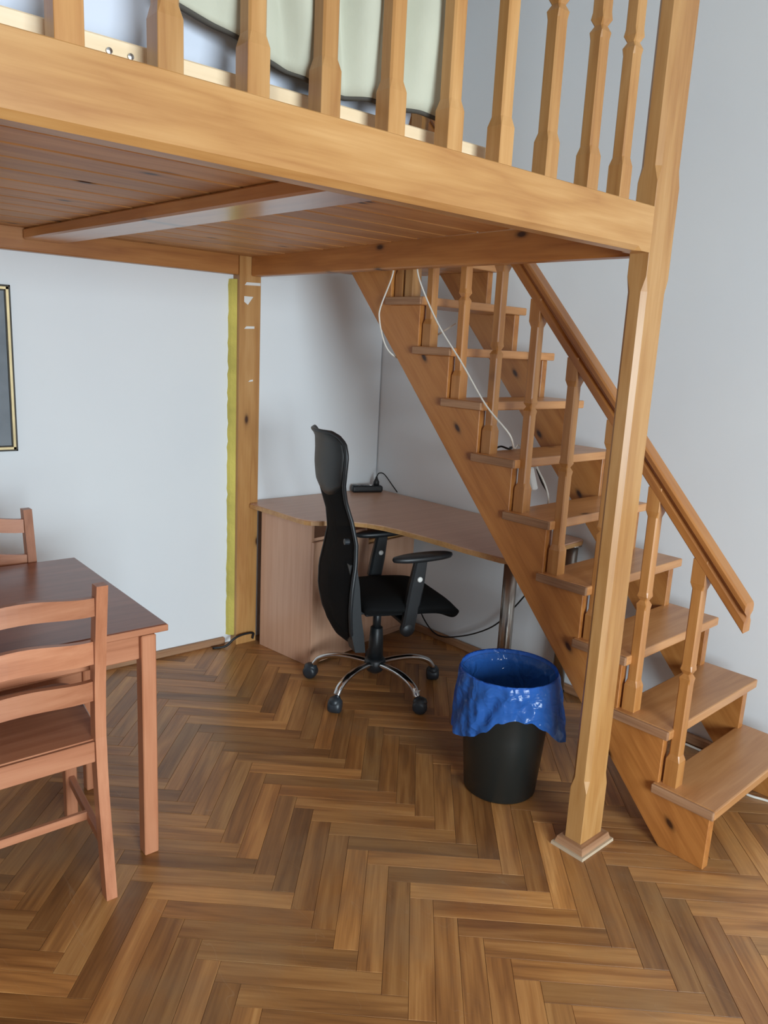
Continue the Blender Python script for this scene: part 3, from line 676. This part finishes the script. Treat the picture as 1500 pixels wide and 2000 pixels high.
# ------------------------------------------------------------------ waste bin with blue liner
BC = Vector((.085, .425, 0))
bn = thing('waste_bin', 'black round plastic waste bin beside the loft post', 'bin', BC)
obj('bin_body', lathe_me([(.005, .003), (.118, .003), (.126, .0), (.131, .006), (.150, .24), (.166, .440), (.170, .446), (.170, .452), (.164, .452), (.160, .440), (.126, .012), (.005, .010)], 56), 'bin', bn, Matrix.Translation(BC), smooth=True)
bag = thing('bin_liner', 'blue plastic bag folded over the rim of the waste bin', 'bag', BC+Vector((0, 0, .45)))
v, f = [], []; na, nr = 120, 40
VX = math.atan2(-.63, -.777)                          # direction towards the room's front corner
HEM = [(-3.15, .15), (-2.2, .19), (-1.5, .235), (-1.0, .225), (-.62, .205), (-.35, .17), (-.1, .125), (.2, .112), (.5, .118), (.75, .145), (1.05, .195), (1.3, .215), (1.65, .185), (2.3, .14), (3.15, .15)]
def tab(x, T):
    for (a, p), (b, q) in zip(T, T[1:]):
        if x <= b:
            t = (x-a)/(b-a); t = t*t*(3-2*t); return p+(q-p)*t
    return T[-1][1]
def bagp(a, t):
    rel = (a-VX+math.pi) % (2*math.pi) - math.pi      # 0 = side facing the room
    hem = tab(rel, HEM) + .002*math.sin(7*a)
    flare = .046*math.exp(-((rel-1.15)/.45)**2) + .014*math.exp(-((rel+1.2)/.6)**2)
    wr = .0022*math.sin(a*17+3*t*6)+.0014*math.sin(a*31-t*9)+.0030*math.sin(a*9+t*14)+.0025*abs(math.sin(a*5.5+t*3))
    if t < .5:                                        # inner wall, from deep inside up to the rim
        s_ = t/.5; z = .14+.315*s_; r = .150*(.84+.19*s_) - .006 + wr*(1-s_)*1.2 - .02*(1-s_)**3
    else:
        s_ = (t-.5)/.5; z = .458 + .010*math.sin(math.pi*min(1, s_*6))*(s_ < .17) - hem*max(0, s_-.06)/.94
        r = .158 + .020*min(1, s_*7) + flare*s_ + wr*min(1, s_*3)*1.5
        r = max(r, .1725 - .0*s_)
    return Vector((BC.x+r*math.cos(a), BC.y+r*math.sin(a), z))
for i in range(na):
    for j in range(nr+1): v.append(bagp(2*math.pi*i/na, j/nr))
for i in range(na):
    for j in range(nr): a, b = i*(nr+1)+j, ((i+1) % na)*(nr+1)+j; f.append((a, b, b+1, a+1))
obj('bag_film', pyd(v, f), 'bag', bag, smooth=True)

# ------------------------------------------------------------------ dining table and chairs
tbl = thing('dining_table', 'red-stained pine dining table with square legs', 'table', (-1.64, 1.2, 0))
tx0, tx1, ty0, ty1, th = -2.28, -1.037, .79, 1.615, .735
nbd = 1; blk('table_top', (tx0, ty0, th-.021), (tx1, ty1, th), 'stain_top', tbl, bev=.004, seg=2)
blk('top_edging', (tx0, ty0-.004, th-.0205), (tx1, ty0+.0005, th-.001), 'stain', tbl, bev=.0015)
for lx in (tx1-.083, tx0+.040):
    for ly in (ty0+.012-.02, ty1-.058): blk('leg', (lx, ly-.0, 0), (lx+.044, ly+.044, th-.0215), 'stain', tbl, axis='z', bev=.003)
blk('apron', (tx0+.085, ty0+.006, .640), (tx1-.084, ty0+.026, th-.022), 'stain', tbl); blk('apron', (tx0+.085, ty1-.045, .640), (tx1-.084, ty1-.025, th-.022), 'stain', tbl)
blk('apron', (tx1-.07, ty0+.037, .640), (tx1-.05, ty1-.059, th-.022), 'stain', tbl, axis='y'); blk('apron', (tx0+.05, ty0+.037, .640), (tx0+.07, ty1-.059, th-.022), 'stain', tbl, axis='y')

def dining_chair(label, loc, rz):
    t = thing('dining_chair', label, 'chair', loc, 'pine chairs at the dining table')
    CM = Matrix.Translation(loc) @ Matrix.Rotation(rz, 4, 'Z'); hw = .205; SH = .468
    # rear legs: sabre-curved uprights
    cur = [(-.232, 0, .019), (-.212, .14, .020), (-.190, .30, .021), (-.180, .44, .022), (-.184, .58, .020), (-.200, .74, .018), (-.226, .922, .016)]
    pth = smooth_path([Vector((z, y, 0)) for y, z, h in cur], 4)
    rings = []
    for i, p in enumerate(pth):
        h = .021 - .004*(p.x/.922) if p.x > .45 else .019+.002*(p.x/.45)
        rings.append([Vector((p.x, p.y-h, -.015)), Vector((p.x, p.y+h, -.015)), Vector((p.x, p.y+h, .015)), Vector((p.x, p.y-h, .015))])
    leg = loft_me(rings)
    yr = lambda z: min(pth, key=lambda p: abs(p.x-z)).y
    for s_ in (-1, 1): obj('leg', leg, 'stain', t, CM @ frame((s_*hw, 0, 0), (0, 0, 1), (0, 1, 0)))
    fl = box_me(SH-.022, .036, .036, .003)
    for s_ in (-1, 1): obj('leg', fl, 'stain', t, CM @ UP((s_*(hw+.034), .206, (SH-.022)/2)))
    for zc, h, hump in ((.872, .052, .012), (.738, .066, .012), (.622, .058, .010)):
        v, f = [], []; n = 14
        for i in range(n+1):
            a = -1+2*i/n; x = a*(hw-.016); y = yr(zc) - .020*(1-a*a) + .002; up_ = hump*math.cos(a*math.pi*.95)
            for dy, dz in ((-.009, -h/2+up_*.7), (.009, -h/2+up_*.7), (.009, h/2+up_*.9), (-.009, h/2+up_*.9)): v.append(Vector((x, y+dy, zc+dz)))
        for i in range(n):
            for j in range(4): a, b = i*4+j, i*4+(j+1) % 4; f.append((a, b, b+4, a+4))
        f += [(3, 2, 1, 0), (n*4, n*4+1, n*4+2, n*4+3)]
        obj('back_slat', pyd(v, f), 'stain', t, CM)
    rc = .05; pl = [(-hw+.016, -.185), (hw-.016, -.185), (hw+.014, -.150), (hw+.050, .232-rc)] + [(hw+.050-rc+rc*math.cos(a), .232-rc+rc*math.sin(a)) for a in (R(30), R(60), R(90))] + [(-hw-.050+rc+rc*math.cos(a), .232-rc+rc*math.sin(a)) for a in (R(90), R(120), R(150))] + [(-hw-.050, .232-rc), (-hw-.014, -.150)]
    E3 = CM.to_3x3()
    plate('seat', pl, CM @ Vector((0, 0, SH-.022)), E3 @ Vector((1, 0, 0)), E3 @ Vector((0, 1, 0)), .022, (1, 0), 'stain', t, bev=.004)
    def cb(name, lo, hi, ax): blk(name, lo, hi, 'stain', t, axis=ax, rot=CM, bev=.002)
    cb('rail', (-hw+.016, -.196, .405), (hw-.016, -.186, .466), 'x'); cb('rail', (-hw-.015, .196, .405), (hw+.015, .214, SH-.0225), 'x')
    for s_ in (-1, 1):
        bar('rail', CM @ Vector((s_*hw, -.157, .425)), CM @ Vector((s_*(hw+.032), .187, .425)), .018, .040, 'stain', t, bev=.002)
        o0, o1 = CM @ Vector((s_*(hw+.0), -.190, .150)), CM @ Vector((s_*(hw+.034), .187, .140)); bar('stretcher', o0, o1, .018, .030, 'stain', t, bev=.002)
    o0, o1 = CM @ Vector((-hw-.008, -.036, .148)), CM @ Vector((hw+.008, -.036, .148)); bar('stretcher', o0, o1, .016, .026, 'stain', t, bev=.002)
    return t
dining_chair('red-stained ladder-back chair pushed in, its back to the open floor', (-1.473, .909, 0), R(0))
dining_chair('red-stained ladder-back chair between the dining table and the wall picture', (-1.376, 1.44, 0), R(183))

# ------------------------------------------------------------------ picture on the back wall
pic = thing('framed_picture', 'gilt framed grey picture hanging on the white wall by the table', 'picture', (-1.32, WA-.01, 1.06))
fx0, fx1, fz0, fz1 = -1.56, -1.074, 1.062, 1.728
blk('picture_sheet', (fx0+.012, WA-.012, fz0+.012), (fx1-.012, WA-.006, fz1-.012), 'art', pic, bev=0)
for a, b, mt_, y0, y1 in ((0, .007, 'frame_dark', .0195, .0005), (.0068, .018, 'gold', .0215, .0005), (.0178, .023, 'frame_dark', .0180, .0005)):
    for lo, hi, ax in (((fx0+a, fz0+a), (fx1-a, fz0+b), 'x'), ((fx0+a, fz1-b), (fx1-a, fz1-a), 'x'), ((fx0+a, fz0+a), (fx0+b, fz1-a), 'z'), ((fx1-b, fz0+a), (fx1-a, fz1-a), 'z')):
        blk('frame_moulding', (lo[0], WA-y0, lo[1]), (hi[0], WA-y1, hi[1]), mt_, pic, axis=ax, bev=.001)

# ------------------------------------------------------------------ cables
def cable(name, label, pts, r, mat, n=6): return tag(tube(name, pts, r, mat, None, n=n), label, 'cable')
cable('white_cable', 'white cable looping from the loft down behind the stair stringer', [S(.215, 1.25, 1.90), S(.215, 1.262, 1.84), S(.215, 1.323, 1.722), S(.218, 1.329, 1.67), S(.222, 1.308, 1.600), S(.228, 1.285, 1.556), S(.245, 1.262, 1.528), S(.30, 1.24, 1.500)], .0035, 'white_cable')
cable('white_cable', 'long white cable hanging diagonally across the stair balusters', [S(.215, 1.115, 1.90), S(.213, 1.112, 1.856), S(.213, 1.072, 1.78), S(.213, .971, 1.644), S(.213, .844, 1.514), S(.215, .716, 1.371), S(.222, .60, 1.275), S(.30, .635, 1.215), S(.52, .79, 1.197)], .0035, 'white_cable')
tag(tube('white_rod', [S(.30, 1.074, 1.615), S(.30, .967, 1.666)], .0035, 'white_cable', None, n=6, sm=0), 'short straight white cable end crossing the stair opening', 'cable')
ad = thing('white_adaptor', 'white extension socket hanging behind the stairs on its lead', 'socket', S(.62, .76, 1.03))
obj('body', box_me(.10, .042, .030, .010, 2), 'white_plastic', ad, frame(S(.60, .765, 1.055), S(0, -.35, -.94)-S(0, 0, 0), S(1, 0, 0)))
tube('lead', [S(.60, .80, 1.10), S(.60, .78, 1.16), S(.58, .83, 1.19)], .0035, 'white_cable', ad, n=6)
cable('white_lead', 'white lead curving down beside the hanging socket', [S(.64, .80, 1.15), S(.635, .765, 1.10), S(.635, .72, 1.04), S(.635, .695, .985), S(.65, .70, .90), S(.70, .74, .768)], .004, 'white_cable')
cable('black_lead', 'black lead curving down beside the hanging socket', [S(.655, .78, 1.09), S(.65, .745, 1.04), S(.648, .705, .99), S(.66, .71, .90), S(.72, .74, .767)], .004, 'black_cable')
cable('black_cable', 'short black cable curl lying on a stair tread', [S(.40, .80, 1.190), S(.42, .79, 1.196), S(.43, .76, 1.190), S(.46, .765, 1.195), S(.475, .79, 1.189)], .004, 'black_cable')
cable('black_cable', 'black cable drooping along the wall under the desk', [(WBX(1.76)-.03, 1.763, .20), (WBX(1.7)-.03, 1.72, .10), (WBX(1.6)-.03, 1.60, .032), (WBX(1.4)-.03, 1.42, .085), (WBX(1.25)-.03, 1.24, .19), (WBX(1.1)-.03, 1.13, .31), (WBX(1.0)-.03, 1.02, .46)], .004, 'black_cable')
cable('black_cable', 'black cable lying on the skirting at the corner post', [(-.20, 2.14, .006), (-.14, 2.115, .012), (-.10, 2.105, .045), (-.05, 2.108, .058), (.02, 2.115, .052), (.022, 2.12, .02)], .006, 'black_cable')
cable('white_cable', 'white cable on the floor beneath the lowest stair treads', [(.96, .20, .005), (.96, .06, .005), (.93, -.03, .005), (.86, -.068, .005), (.81, -.10, .005), (.80, -.165, .005), (.818, -.215, .005), (.832, -.262, .005), (.87, -.30, .005), (.93, -.36, .005)], .005, 'white_cable')
cable('black_cable', 'dark cables on the floor against the wall beneath the stairs', [(.99, .62, .006), (.97, .35, .006), (1.0, .18, .006), (.985, .02, .006)], .006, 'black_cable')
